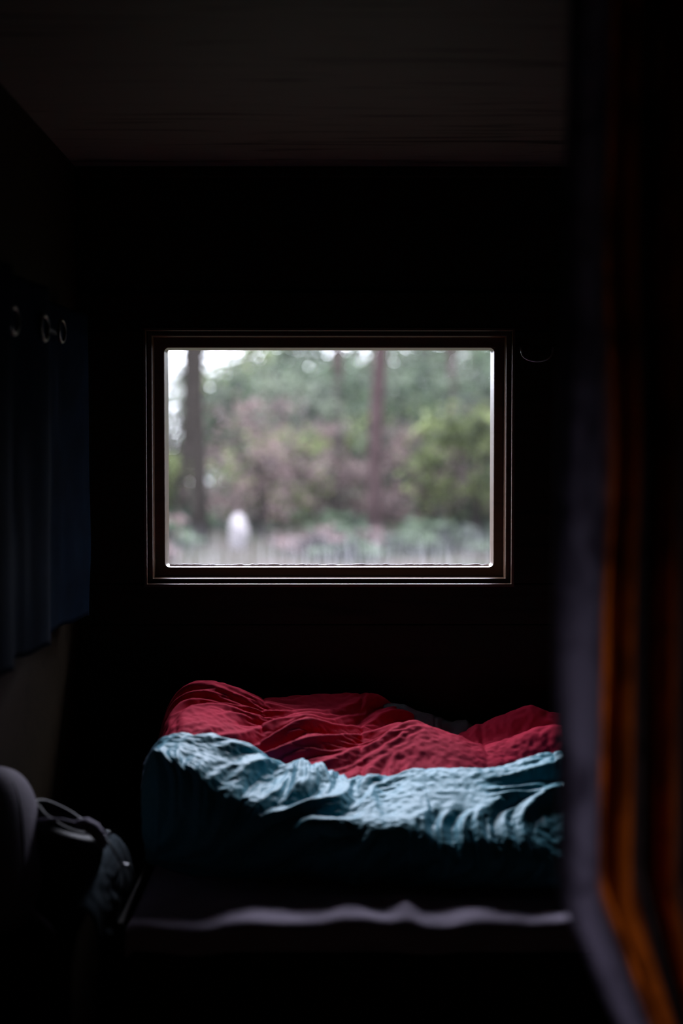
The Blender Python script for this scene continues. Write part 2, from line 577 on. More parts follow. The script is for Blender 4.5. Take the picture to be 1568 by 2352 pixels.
# ------------------------------------------------------------------ bed
BX0, BX1 = -0.332, XR - 0.005
BY0 = 2.21
bed = empty('bed_base', (0.4, 2.65, 0)); tag(bed, 'dark brown wooden bed base under the blankets', 'bed')
box('platform', (BX0 + .002, BY0 + .003, 0.412), (BX1, YW - .004, 0.430), M['bedwood'], bed, 0.002)
box('front_panel', (BX0 + .002, BY0 + .003, 0.0), (BX1, BY0 + .020, 0.411), M['bedwood'], bed, 0.002)
box('side_panel', (BX0 - .011, BY0 + .003, 0.0), (BX0 - .003, YW - .004, 0.488), M['bedwood'], bed, 0.002)

mat_e = empty('mattress', (0.4, 2.65, 0.431)); tag(mat_e, 'thin mattress in a lavender grey sheet with uneven front edge', 'mattress')
box('core', (BX0 + .012, BY0 + .014, 0.432), (BX1 - .01, YW - .02, 0.474), M['sheet'], mat_e, 0.012, 3)


def sheet_T(n, m):
    X = np.zeros((n, m, 3))
    x = np.linspace(BX0 + .0, BX1 - .012, n)
    # cross profile from the wall to the drop at the front edge
    prof_y = np.concatenate([np.linspace(YW - .03, BY0 + .03, m - 14), BY0 + .03 - .03 * np.sin(np.linspace(0, math.pi / 2, 9)[1:]), np.full(6, BY0)])
    zz = 0.487
    prof_z = np.concatenate([np.full(m - 14, zz), zz - .018 * (1 - np.cos(np.linspace(0, math.pi / 2, 9)[1:])), np.linspace(zz - .022, zz - .045, 6)])
    X[..., 0] = x[:, None]; X[..., 1] = prof_y[None]; X[..., 2] = prof_z[None]
    # left side rolls down
    roll = np.clip((BX0 + .02 - x) / .02, 0, 1)
    X[..., 2] -= (roll**2 * .014)[:, None]
    # front-edge bumps shaped after the lit peaks beside the blanket's shadow
    fx = 770 + x / 2.23 * F_PX
    amp = (0.013 * np.exp(-((fx - 800) / 62)**2) + 0.018 * np.exp(-((fx - 937) / 36)**2) + 0.010 * np.exp(-((fx - 1130) / 120)**2)
           + 0.014 * np.exp(-((fx - 1560) / 60)**2) + 0.006 * np.exp(-((fx - 560) / 90)**2))
    wy = np.exp(-((prof_y - (BY0 + .07)) / .05)**2) * (prof_z > zz - .02)
    X[..., 2] += amp[:, None] * wy[None]
    dip = 0.004 * np.sin(fx / 95.0) + 0.003 * np.sin(fx / 41.0)
    X[..., 2] += (dip[:, None]) * np.clip((BY0 + .16 - prof_y) / .16, 0, 1)[None]
    return X


X = crumple(sheet_T, [(110, 64, .010, 30, .05), (220, 96, .002, 10, .05)], 11, 0.2, 0.05)
cloth_obj('fitted_sheet', X, M['sheet'], mat_e, 0.003, 1)

# red blanket: heights from rows at several depths
RY = [3.055, 3.00, 2.93, 2.86, 2.78, 2.70, 2.64, 2.58]
Rpx = [352, 374, 404, 460, 530, 590, 650, 700, 780, 860, 910, 950, 1000, 1050, 1100, 1160, 1230, 1280, 1400, 1560]
Rrow = {
    3.055: [1750, 1700, 1660, 1650, 1660, 1670, 1665, 1660, 1660, 1660, 1690, 1700, 1705, 1710, 1700, 1690, 1680, 1680, 1680, 1690],
    3.00: [1740, 1660, 1625, 1610, 1612, 1615, 1606, 1600, 1599, 1601, 1625, 1650, 1672, 1690, 1680, 1665, 1655, 1655, 1655, 1660],
    2.93: [1740, 1640, 1590, 1568, 1580, 1606, 1622, 1625, 1635, 1640, 1650, 1672, 1690, 1690, 1668, 1648, 1626, 1640, 1640, 1640],
    2.86: [1745, 1660, 1622, 1612, 1622, 1640, 1645, 1640, 1665, 1680, 1680, 1684, 1700, 1712, 1712, 1706, 1700, 1690, 1690, 1680],
    2.78: [1750, 1690, 1655, 1645, 1660, 1680, 1668, 1655, 1690, 1694, 1672, 1660, 1672, 1690, 1712, 1705, 1680, 1672, 1670, 1680],
    2.70: [1770, 1730, 1690, 1685, 1705, 1725, 1720, 1715, 1728, 1726, 1715, 1710, 1714, 1720, 1736, 1752, 1765, 1768, 1770, 1770],
    2.64: [1800, 1790, 1755, 1750, 1755, 1765, 1768, 1768, 1770, 1772, 1768, 1766, 1764, 1768, 1780, 1790, 1800, 1800, 1800, 1800],
    2.58: [1830, 1820, 1810, 1800, 1800, 1800, 1805, 1806, 1806, 1806, 1806, 1806, 1806, 1806, 1812, 1815, 1820, 1820, 1820, 1820],
}


def red_T(n, m):
    px = np.linspace(Rpx[0], Rpx[-1], n)
    tab = np.stack([catmull(Rpx, Rrow[y], px) for y in RY])       # rows x n
    ys = np.linspace(RY[0], RY[-1], m)
    ry = RY[::-1]
    py = np.stack([catmull(ry, tab[::-1, i], ys[::-1])[::-1] for i in range(n)])   # n x m
    X = np.zeros((n, m, 3))
    yy = np.broadcast_to(ys[None], (n, m))
    X[..., 0] = ((px - 770) / F_PX)[:, None] * (yy * .6 + 2.82 * .4)
    X[..., 1] = yy + 0.012 * np.sin(px / 60.0)[:, None]
    X[..., 2] = CAM_Z - (py - 1050) / F_PX * yy
    # stitched seams pull the cloth down
    for c in (605, 835, 1118, 1340):
        X[..., 2] -= (0.004 * np.exp(-((px - c - 6 * np.sin(px / 9)) / 9.0)**2))[:, None]
    X[..., 2] = np.maximum(X[..., 2], 0.5)
    return X


X = crumple(red_T, [(70, 34, .09, 110, .035), (140, 64, .10, 80, .035), (280, 126, .07, 45, .04), (420, 190, .01, 10, .05)], 29, 0.10, 0.005, 0.8, 0.7, lambda u: np.interp(u * (Rpx[-1] - Rpx[0]) + Rpx[0], [1020, 1110], [1, .08]))
X[..., 2] = np.maximum(X[..., 2], 0.495)
ob = cloth_obj('blanket', X, M['red'], None, 0.004, 0)
tag(ob, 'crumpled crimson red blanket along the wall below the window', 'blanket')

# teal blanket in front
Tpx = [325, 345, 380, 420, 470, 520, 570, 620, 645, 690, 730, 790, 815, 850, 885, 905, 940, 1000, 1100, 1170, 1220, 1270, 1400, 1600]
Trg = [1740, 1708, 1694, 1690, 1692, 1700, 1718, 1748, 1757, 1752, 1757, 1779, 1788, 1782, 1795, 1794, 1780, 1771, 1766, 1764, 1750, 1738, 1730, 1745]
Tlp = [1760, 1740, 1752, 1772, 1800, 1830, 1850, 1872, 1882, 1880, 1884, 1900, 1912, 1905, 1908, 1908, 1912, 1936, 1930, 1942, 1960, 1985, 1990, 1995]
Tfr = [2.50, 2.47, 2.45, 2.44, 2.43, 2.42, 2.41, 2.40, 2.40, 2.40, 2.39, 2.39, 2.38, 2.38, 2.38, 2.38, 2.37, 2.36, 2.36, 2.35, 2.34, 2.33, 2.33, 2.33]


def teal_T(n, m):
    px = np.linspace(Tpx[0], Tpx[-1], n)
    rg = catmull(Tpx, Trg, px); lp = catmull(Tpx, Tlp, px); fr = catmull(Tpx, Tfr, px)
    yr = 2.575
    zr = CAM_Z - (rg - 1050) / F_PX * yr
    zl = CAM_Z - (lp - 1050) / F_PX * fr
    v = np.linspace(0, 1, m)
    X = np.zeros((n, m, 3))
    for i in range(n):
        hang = max(zl[i] - 0.497, 0.02)
        ky = [yr + .085, yr + .055, yr, yr - (yr - fr[i]) * .33, yr - (yr - fr[i]) * .7, fr[i], fr[i] - .022, fr[i] - .018, fr[i] + .012]
        kz = [max(0.50, zr[i] - .13), zr[i] - .05, zr[i], zr[i] - (zr[i] - zl[i]) * .25, zr[i] - (zr[i] - zl[i]) * .62, zl[i], zl[i] - hang * .4, zl[i] - hang * .8, zl[i] - hang]
        kx = [0, .12, .24, .38, .52, .66, .78, .9, 1.0]
        X[i, :, 1] = catmull(kx, ky, v); X[i, :, 2] = catmull(kx, kz, v)
        X[i, :, 0] = (px[i] - 770) / F_PX * 2.48
    X[..., 1] += 0.010 * np.sin(px / 47.0)[:, None]
    for c in (612, 985, 1290):
        X[..., 2] -= (0.003 * np.exp(-((px - c - 5 * np.sin(px / 7)) / 8.0)**2))[:, None]
    return X


X = crumple(teal_T, [(66, 34, .11, 140, .035), (132, 64, .08, 80, .04), (264, 128, .035, 40, .05), (420, 200, .006, 10, .05)], 83, 0.10, 0.005, 0.75, 0.65)
X[..., 2] = np.maximum(X[..., 2], 0.4925)
ob = cloth_obj('blanket', X, M['teal'], None, 0.004, 0)
tag(ob, 'crumpled teal blue blanket bunched in front of the red one', 'blanket')


# grey cloth behind the red blanket
def grey_T(n, m):
    px = np.linspace(880, 1100, n)
    top = catmull([880, 930, 960, 1000, 1040, 1070, 1100], [1618, 1622, 1636, 1646, 1662, 1658, 1680], px)
    ys = np.linspace(3.06, 2.94, m)
    X = np.zeros((n, m, 3))
    prof = catmull([0, .25, .5, .75, 1], [.05, .01, 0, .012, .06], np.linspace(0, 1, m))
    X[..., 0] = ((px - 770) / F_PX * 3.0)[:, None]
    X[..., 1] = ys[None]
    X[..., 2] = (CAM_Z - (top - 1050) / F_PX * 3.0)[:, None] - prof[None]
    return X


X = crumple(grey_T, [(40, 24, .08, 60, .05), (80, 48, .03, 30, .05)], 3, 0.1, 0.012)
ob = cloth_obj('cloth', X, M['grey'], None, 0.004, 0)
tag(ob, 'small rumpled charcoal cloth tucked between red blanket and wall', 'cloth')

# ------------------------------------------------------------------ navy curtain on the left wall
nc = empty('curtain', (-0.52, 2.6, 0.9)); tag(nc, 'short navy blue eyelet curtain on the left wall', 'curtain')
plan = [(-.506, 2.935), (-.508, 2.92), (-.519, 2.84), (-.530, 2.74), (-.534, 2.64), (-.528, 2.57), (-.512, 2.515), (-.500, 2.49),
        (-.497, 2.47), (-.501, 2.42), (-.512, 2.34), (-.520, 2.27), (-.512, 2.21), (-.498, 2.185), (-.496, 2.16), (-.505, 2.08), (-.525, 2.0), (-.515, 1.93), (-.498, 1.90), (-.505, 1.82)]
ZT, ZB = 1.512, 0.893


def plan_curve(plan, n):
    p = np.array(plan); d = np.concatenate([[0], np.cumsum(np.linalg.norm(np.diff(p, axis=0), axis=1))])
    s = np.linspace(0, d[-1], n)
    return catmull(d, p[:, 0], s), catmull(d, p[:, 1], s), s


n, m = 170, 60
cx_, cy_, s_ = plan_curve(plan, n)
rng = np.random.default_rng(8)
nn = smooth_noise(n, m, (18, 4), rng) * .0022
X = np.zeros((n, m, 3))
v = np.linspace(0, 1, m)
X[..., 0] = cx_[:, None] + nn
X[..., 1] = cy_[:, None] + nn * .4 - (0.018 * v**2)[None] * np.exp(-s_ / .06)[:, None] * 0
zbot = ZB + 0.002 * np.sin(s_ * 40) + .0
X[..., 2] = ZT + (zbot - ZT)[:, None] * v[None]
cloth_obj('fabric', X, M['blue'], nc, 0.002, 0)
# frayed edge: short threads along the far hem
rng = random.Random(4)
V = []; Fc = []
for k in range(110):
    z = ZB + (ZT - ZB) * (k + .5) / 110
    p0 = Vector((-.506, 2.934, z)); d = Vector((rng.uniform(0, .006), rng.uniform(.002, .005), rng.uniform(-.002, .002)))
    tv, tf = tube_data([p0, p0 + d], .0006, 4)
    o_ = len(V); V += tv; Fc += [tuple(i + o_ for i in f) for f in tf]
from_data('frayed_hem', V, Fc, M['blue'], nc)
for (px, py, x) in ((100, 755, -.4975), (140, 762, -.522), (30, 738, -.512)):
    d = x / ((px - 770) / F_PX)
    c = Vector((x + .004, d, CAM_Z - (py - 1050) / F_PX * d))
    pts = [c + Vector((0.002 * math.cos(a), .021 * math.cos(a), .021 * math.sin(a))) for a in np.linspace(0, 2 * math.pi, 25)[:-1]]
    tube('eyelet', pts, .0032, M['bronze'], nc, 8, True)
rz = CAM_Z + .237
tube('curtain_rod', [(-.535, 2.96, rz), (-.535, 2.4, rz), (-.535, 1.75, rz)], .007, M['rod'], None, 10)
bpy.data.objects['curtain_rod']['label'] = 'thin black rod carrying the navy eyelet curtain'
bpy.data.objects['curtain_rod']['category'] = 'curtain rod'

# ------------------------------------------------------------------ patterned curtain in the right foreground
cm, t, b, out = new_mat('lavender_orange_batik')
uvn = t.nodes.new('ShaderNodeUVMap')
su = t.nodes.new('ShaderNodeSeparateXYZ'); t.links.new(uvn.outputs[0], su.inputs[0])
tc = t.nodes.new('ShaderNodeTexCoord')
nz = t.nodes.new('ShaderNodeTexNoise'); nz.inputs['Scale'].default_value = 16; nz.inputs['Detail'].default_value = 5; nz.inputs['Distortion'].default_value = .8
t.links.new(tc.outputs['Object'], nz.inputs[0])
wv = t.nodes.new('ShaderNodeMath'); wv.operation = 'MULTIPLY_ADD'; wv.inputs[1].default_value = 0.028; 
t.links.new(nz.outputs[0], wv.inputs[0]); t.links.new(su.outputs[0], wv.inputs[2])
GREY = (0.15, 0.125, 0.175); ORG = (0.80, 0.17, 0.014); DRK = (0.035, 0.022, 0.02); BRN = (0.36, 0.10, 0.02)
cpx = [1286, 1292, 1320, 1350, 1378, 1395, 1404, 1420, 1440, 1455, 1466, 1480, 1500, 1512, 1528, 1545, 1556, 1575, 1600, 1640, 1660, 1700, 1720, 1760]
cd = [1.450, 1.425, 1.400, 1.400, 1.420, 1.460, 1.490, 1.450, 1.410, 1.420, 1.470, 1.520, 1.490, 1.440, 1.405, 1.420, 1.480, 1.520, 1.420, 1.450, 1.520, 1.430, 1.420, 1.500]
plan2 = [((p - 770) / F_PX * d, d) for p, d in zip(cpx, cd)]
_a = np.array(plan2); _s = np.concatenate([[0], np.cumsum(np.linalg.norm(np.diff(_a, axis=0), axis=1))]); _s /= _s[-1]
U = lambda p: float(np.interp(p, cpx, _s)) + 0.014
rp = ramp(t, [(0.0, GREY), (U(1380), GREY), (U(1400), ORG), (U(1452), ORG), (U(1466), DRK), (U(1494), DRK), (U(1508), BRN), (U(1516), ORG), (U(1544), ORG), (U(1556), DRK), (U(1630), DRK), (U(1650), GREY), (1.0, GREY)])
t.links.new(wv.outputs[0], rp.inputs[0])
mo = t.nodes.new('ShaderNodeMix'); mo.data_type = 'RGBA'; mo.blend_type = 'MULTIPLY'; mo.inputs[0].default_value = 1
nr = ramp(t, [(0.36, (0.35, 0.33, 0.35)), (0.56, (1, 1, 1))])
t.links.new(nz.outputs[0], nr.inputs[0])
t.links.new(rp.outputs[0], mo.inputs[6]); t.links.new(nr.outputs[0], mo.inputs[7])
t.links.new(mo.outputs[2], b.inputs['Base Color']); b.inputs['Roughness'].default_value = .85; b.inputs['Specular IOR Level'].default_value = .15
tl = t.nodes.new('ShaderNodeBsdfTranslucent'); t.links.new(mo.outputs[2], tl.inputs[0])
mixs = t.nodes.new('ShaderNodeMixShader'); mixs.inputs[0].default_value = .8
t.links.new(b.outputs[0], mixs.inputs[1]); t.links.new(tl.outputs[0], mixs.inputs[2]); t.links.new(mixs.outputs[0], out.inputs[0])

n, m = 150, 110
cx_, cy_, s_ = plan_curve(plan2, n)
zs = np.linspace(ZC - .02, 0.04, m)
rng = np.random.default_rng(17)
nn = smooth_noise(n, m, (14, 9), rng) * .004
X = np.zeros((n, m, 3))
# gathered to the right towards a tie below the frame, then falling straight again
pull = np.where(zs > 0.50, np.clip((0.775 - zs) / 0.275, 0, 1)**1.05 * 0.62, 0.62 - np.clip((0.50 - zs) / .4, 0, 1) * .25)
x1 = cx_[-1] + .02
X[..., 0] = cx_[:, None] + (x1 - cx_)[:, None] * pull[None] * .85 + nn
X[..., 1] = cy_[:, None] + nn * 1.5 + (cy_.mean() - cy_)[:, None] * (-.25 * np.clip((zs - .8) / 1.0, 0, 1))[None] * 0
X[..., 2] = zs[None]
X[..., 0] += (0.006 * np.clip((zs - 1.25) / .5, 0, 1))[None] * np.exp(-s_ / .08)[:, None]
rc = empty('curtain', (0.3, 1.45, 0.04)); tag(rc, 'long lavender grey and orange patterned curtain hanging close on the right', 'curtain')
cloth_obj('fabric', X, cm, rc, 0.0, 1)
tie = [(x1 - .10 + .075 * math.cos(a), 1.455 + .06 * math.sin(a), .50) for a in np.linspace(0, 2 * math.pi, 21)[:-1]]
tube('tieback', tie, .007, M['piping'], rc, 8, True)
tr_ = box('curtain_track', (0.17, 1.435, ZC - .022), (XR, 1.475, ZC), M['rod'], None, .003)
tag(tr_, 'dark curtain track on the ceiling above the patterned curtain', 'curtain track')

# ------------------------------------------------------------------ side ledge, bag, cushion, jacket in the left corner
led = empty('side_locker', (-.49, 2.4, 0)); tag(led, 'low brown wooden locker against the left wall beside the bed', 'locker')
box('front_panel', (XL + .002, 2.252, 0), (-.425, 2.268, .455), M['bedwood'], led, .002)
box('side_panel', (-.441, 2.269, 0), (-.425, 2.86, .455), M['bedwood'], led, .002)
box('lid', (XL + .002, 2.245, .456), (-.418, 2.87, .474), M['lidshade'], led, .003)  # lid coloured black to stand in for the shade on it


def superell(name, c, r, mat, parent, e1=.7, e2=.7, n=28, m=40, rot=None, squash=None):
    V = []
    sg = lambda a, e: math.copysign(abs(a) ** e, a)
    for i in range(n):
        th = -math.pi / 2 + math.pi * i / (n - 1)
        for j in range(m):
            ph = 2 * math.pi * j / m
            v_ = Vector((r[0] * sg(math.cos(th), e1) * sg(math.cos(ph), e2), r[1] * sg(math.cos(th), e1) * sg(math.sin(ph), e2), r[2] * sg(math.sin(th), e1)))
            if squash: v_ = squash(v_)
            if rot is not None: v_ = rot @ v_
            V.append(Vector(c) + v_)
    return from_data(name, V, grid_faces(n, m, True), mat, parent, True)


# cushion standing at the frame edge, its rounded top towards the room
cush = empty('cushion', (-.55, 2.1, .0)); 
cc = P(-10, 1950, 2.27)
cush.location = (cc.x, cc.y, cc.z - .1)
tag(cush, 'pale mauve grey cushion with piped seam at the left edge', 'cushion')
rotc = Euler((math.radians(-18), math.radians(-10), math.radians(-12))).to_matrix()
superell('cover', cc, (.066, .080, .131), M['pillow'], cush, .75, .8, rot=rotc)
pts = [Vector(cc) + rotc @ Vector((.0665 * math.copysign(abs(math.cos(a))**.8, math.cos(a)) * .96, -.03, 0.132 * math.copysign(abs(math.sin(a))**.8, math.sin(a)) * .96)) for a in np.linspace(0, 2 * math.pi, 41)[:-1]]
tube('piping', pts, .0016, M['piping'], cush, 6, True)

# open black rucksack
bag = empty('rucksack', (-.43, 2.33, .475)); tag(bag, 'black rucksack with lilac grey trim and straps on the side locker', 'bag')
bc = P(150, 2010, 2.32)
rings = 22; seg = 40
V = []
z0 = .476; ztop = P(150, 1886, 2.32).z
for i in range(rings):
    f = i / (rings - 1)
    z = z0 + (ztop - z0) * math.sin(f * math.pi / 2) ** .9
    rad = .62 + .45 * math.sin(f * math.pi * .62 + .35) - .28 * max(0, f - .75) / .25
    for j in range(seg):
        a = 2 * math.pi * j / seg
        k = 1 + .04 * math.sin(3 * a + 5 * f) + .03 * math.sin(7 * a - 9 * f)
        V.append((bc.x - .008 + .062 * rad * k * math.cos(a), 2.335 + .062 * rad * k * math.sin(a), z - .028 * f * (math.cos(a) * .9)))
Fc = grid_faces(rings, seg, True)
Fc.append(tuple(range(seg - 1, -1, -1)))
# the mouth is open: the wall turns over and goes down inside
for q, (kr, dz) in enumerate(((.93, -.002), (.90, -.015), (.86, -.05), (.6, -.07))):
    base_ = V[(rings - 1) * seg:rings * seg]
    mx_ = sum(p[0] for p in base_) / seg; my_ = sum(p[1] for p in base_) / seg
    V += [(mx_ + (p[0] - mx_) * kr, my_ + (p[1] - my_) * kr, p[2] + dz) for p in base_]
Fc = grid_faces(rings + 4, seg, True)
Fc.append(tuple(range(seg - 1, -1, -1)))
Fc.append(tuple((rings + 3) * seg + j for j in range(seg)))
body = from_data('body', V, Fc, M['bag'], bag, True)
top = V[(rings - 1) * seg:rings * seg]
rim = [Vector(p) + Vector((0, 0, .002)) for p in top]
tube('mouth_rim', rim, .0045, M['bag'], bag, 8, True)
# padded lilac flap on the right shoulder of the bag
fl = [P(176, 1890, 2.28), P(196, 1893, 2.275), P(216, 1905, 2.27), P(232, 1925, 2.27), P(238, 1945, 2.275)]
tube('padded_trim', fl, [.006, .011, .012, .010, .006], M['bagtrim'], bag, 12)
tube('binding', [P(88, 1884, 2.27), P(115, 1882, 2.265), P(145, 1884, 2.268), P(172, 1889, 2.275)], [.002, .0028, .0028, .002], M['bagtrim'], bag, 8)
# shoulder strap looping out to the left
st = [P(-30, 2030, 2.225), P(0, 2052, 2.22), P(30, 2072, 2.215), P(58, 2078, 2.212), P(82, 2095, 2.21), P(104, 2116, 2.212), P(122, 2132, 2.22), P(128, 2150, 2.228)]
V = []; 
for p in st:
    w = .011
    V += [p + Vector((.002, -.014, -.004)), p + Vector((0, 0, -.009)), p + Vector((0, .012, 0)), p + Vector((0, 0, .004))]
Fc = grid_faces(len(st), 4, True) + [(3, 2, 1, 0), tuple(4 * (len(st) - 1) + i for i in range(4))]
o = from_data('shoulder_strap', V, Fc, M['bagtrim'], bag, True)
md = o.modifiers.new('s', 'SUBSURF'); md.levels = 2; md.render_levels = 2
# buckle and zip pull
tube('cord', [P(240, 1925, 2.27), P(252, 1940, 2.262), P(262, 1955, 2.26), P(276, 1980, 2.258)], .002, M['bag'], bag, 6)
c = P(245, 1916, 2.265)
pts = [c + Vector((.006 * math.cos(a), 0, .005 * math.sin(a))) for a in np.linspace(0, 2 * math.pi, 13)[:-1]]
tube('buckle', pts, .0014, M['steel'], bag, 6, True)
tube('zip_pull', [P(276, 1984, 2.256), P(297, 1988, 2.254)], .0026, M['steel'], bag, 8)


# dark jacket draped over the locker edge into the gap beside the bed
def jacket_T(n, m):
    u = np.linspace(0, 1, n); v = np.linspace(0, 1, m)
    X = np.zeros((n, m, 3))
    # path across the locker edge: from under the bag over the lid edge and down
    kx = [0, .3, .45, .6, .8, 1]
    px_ = catmull(kx, [-.470, -.425, -.395, -.372, -.356, -.350], u)
    pz_ = catmull(kx, [.485, .530, .558, .545, .49, .40], u)
    X[..., 0] = px_[:, None] + (-.018 * (1 - v)**1.0)[None] * (u**1)[:, None] * 1.6
    X[..., 1] = np.linspace(2.243, 2.46, m)[None]
    X[..., 2] = pz_[:, None] - ((1 - v)**2 * .06)[None] * np.ones(n)[:, None]
    return X


X = crumple(jacket_T, [(30, 30, .08, 60, .05), (60, 60, .03, 30, .05)], 9, .1, .015)
jk = cloth_obj('jacket', X, M['jacket'], None, .005, 1)
tag(jk, 'dark blue grey jacket bundled over the locker edge beside the bed', 'jacket')

# ------------------------------------------------------------------ outside: ground and woodland
GZ = -0.50


def gmat():
    m, t, b, _ = new_mat('forest_floor')
    tc = t.nodes.new('ShaderNodeTexCoord')
    n1 = t.nodes.new('ShaderNodeTexNoise'); n1.inputs['Scale'].default_value = .7; n1.inputs['Detail'].default_value = 7
    t.links.new(tc.outputs['Object'], n1.inputs[0])
    r_ = ramp(t, [(0.32, (0.00710, 0.01066, 0.00473)), (0.48, (0.01300, 0.01235, 0.00827)), (0.6, (0.01656, 0.01352, 0.01066)), (0.75, (0.00946, 0.01300, 0.00593))])
    t.links.new(n1.outputs[0], r_.inputs[0]); t.links.new(r_.outputs[0], b.inputs['Base Color'])
    b.inputs['Roughness'].default_value = .95
    b.inputs['Specular IOR Level'].default_value = .0
    return m


rng = np.random.default_rng(2)
n, m = 60, 60
gx = np.linspace(-45, 45, n); gy = np.linspace(3.4, 95, m)
hgt = smooth_noise(n, m, (16, 16), rng) * .10
V = [(gx[i], gy[j], GZ + hgt[i, j] * min(1, max(0, (gy[j] - 6) / 10))) for i in range(n) for j in range(m)]
gr = from_data('ground', V, grid_faces(n, m), gmat(), None, True)
struct(gr, 'mossy forest floor outside the window')


def bark(name, a, b_):
    m, t, b, _ = new_mat(name)
    tc = t.nodes.new('ShaderNodeTexCoord')
    mp = t.nodes.new('ShaderNodeMapping'); mp.inputs['Scale'].default_value = (9, 9, 1.6)
    n1 = t.nodes.new('ShaderNodeTexNoise'); n1.inputs['Scale'].default_value = 2; n1.inputs['Detail'].default_value = 7
    t.links.new(tc.outputs['Object'], mp.inputs[0]); t.links.new(mp.outputs[0], n1.inputs[0])
    r_ = ramp(t, [(0.35, a), (0.65, b_)])
    t.links.new(n1.outputs[0], r_.inputs[0]); t.links.new(r_.outputs[0], b.inputs['Base Color'])
    b.inputs['Roughness'].default_value = .9
    b.inputs['Specular IOR Level'].default_value = .05
    return m


BK1 = bark('grey_brown_bark', (0.006, 0.005, 0.004), (0.014, 0.012, 0.010))
BK2 = bark('reddish_pine_bark', (0.013, 0.0085, 0.0082), (0.029, 0.0195, 0.019))


def leafmat(name, c1, c2, trans=.35):
    m, t, b, out = new_mat(name)
    oi = t.nodes.new('ShaderNodeObjectInfo')
    gi = t.nodes.new('ShaderNodeNewGeometry')
    tc = t.nodes.new('ShaderNodeTexCoord')
    nz = t.nodes.new('ShaderNodeTexNoise'); nz.inputs['Scale'].default_value = 1.9; nz.inputs['Detail'].default_value = 2
    t.links.new(tc.outputs['Object'], nz.inputs[0])
    mr = t.nodes.new('ShaderNodeMapRange'); mr.inputs[1].default_value = .36; mr.inputs[2].default_value = .68
    mr.inputs[3].default_value = -.45; mr.inputs[4].default_value = 1.0
    t.links.new(nz.outputs[0], mr.inputs[0])
    ad = t.nodes.new('ShaderNodeMath'); ad.operation = 'MULTIPLY_ADD'; ad.inputs[1].default_value = .5
    t.links.new(gi.outputs['Random Per Island'], ad.inputs[0]); t.links.new(mr.outputs[0], ad.inputs[2])
    r_ = ramp(t, [(0.0, c1), (1.0, c2)])
    t.links.new(ad.outputs[0], r_.inputs[0])
    t.links.new(r_.outputs[0], b.inputs['Base Color']); b.inputs['Roughness'].default_value = .7
    b.inputs['Specular IOR Level'].default_value = .2
    tl = t.nodes.new('ShaderNodeBsdfTranslucent'); t.links.new(r_.outputs[0], tl.inputs[0])
    mx_ = t.nodes.new('ShaderNodeMixShader'); mx_.inputs[0].default_value = trans
    t.links.new(b.outputs[0], mx_.inputs[1]); t.links.new(tl.outputs[0], mx_.inputs[2]); t.links.new(mx_.outputs[0], out.inputs[0])
    return m


LF = {
    'fresh': leafmat('fresh_green_leaves', (0.0047, 0.0094, 0.0031), (0.1053, 0.1287, 0.0452)),
    'grey': leafmat('grey_green_leaves', (0.0047, 0.0078, 0.0047), (0.0819, 0.0975, 0.0663)),
    'dark': leafmat('dark_needles', (0.0023, 0.0055, 0.0031), (0.0351, 0.0530, 0.0281)),
    'twig': leafmat('pinkish_dry_twigs', (0.0094, 0.0062, 0.0055), (0.1170, 0.0819, 0.0764)),
}


def leaf_cloud(seed, count, rx, rz, zc, size, clump=14, droop=.3):
    """leaf pairs scattered in clumps through an ellipsoid: quads folded along their midrib"""
    rg_ = np.random.default_rng(seed)
    d = rg_.standard_normal((clump, 3)); d /= np.linalg.norm(d, axis=1, keepdims=True)
    cen = d * (rg_.random((clump, 1)) ** .45) * np.array([rx, rx, rz]) + np.array([0, 0, zc])
    k = rg_.integers(0, clump, count)
    p = cen[k] + rg_.standard_normal((count, 3)) * np.array([rx, rx, rz * .6]) * .22
    a = rg_.standard_normal((count, 3)); a[:, 2] *= .6; a /= np.linalg.norm(a, axis=1, keepdims=True)
    bb = np.cross(a, rg_.standard_normal((count, 3))); bb /= np.linalg.norm(bb, axis=1, keepdims=True)
    nn_ = np.cross(a, bb)
    s = size * (.6 + .8 * rg_.random((count, 1)))
    V = np.stack([p - a * s, p + bb * s * .42 + nn_ * s * .15, p + a * s, p - bb * s * .42 + nn_ * s * .15], 1).reshape(-1, 3)
    q = np.arange(count) * 4
    F_ = np.concatenate([np.stack([q, q + 1, q + 2], 1), np.stack([q, q + 2, q + 3], 1)])
    return V, F_


def leaf_mesh(name, V, F_, mat):
    me = bpy.data.meshes.new(name)
    me.from_pydata(V.tolist(), [], F_.tolist())
    me.materials.append(mat)
    return me


def stems_mesh(name, seed, h, spread, mat, k=5):
    rg_ = random.Random(seed)
    V = []; Fc = []
    for i in range(k):
        a = rg_.uniform(0, 6.28); s = spread * rg_.uniform(.3, 1)
        pts = [(.05 * math.cos(a), .05 * math.sin(a), -.15), (s * .35 * math.cos(a), s * .35 * math.sin(a), h * .45), (s * math.cos(a), s * math.sin(a), h * rg_.uniform(.8, 1))]
        tv, tf = tube_data(pts, [.028, .018, .006], 6)
        o_ = len(V); V += tv; Fc += [tuple(q + o_ for q in f) for f in tf]
    me = bpy.data.meshes.new(name)
    me.from_pydata([tuple(v) for v in V], [], Fc)
    me.materials.append(mat)
    return me


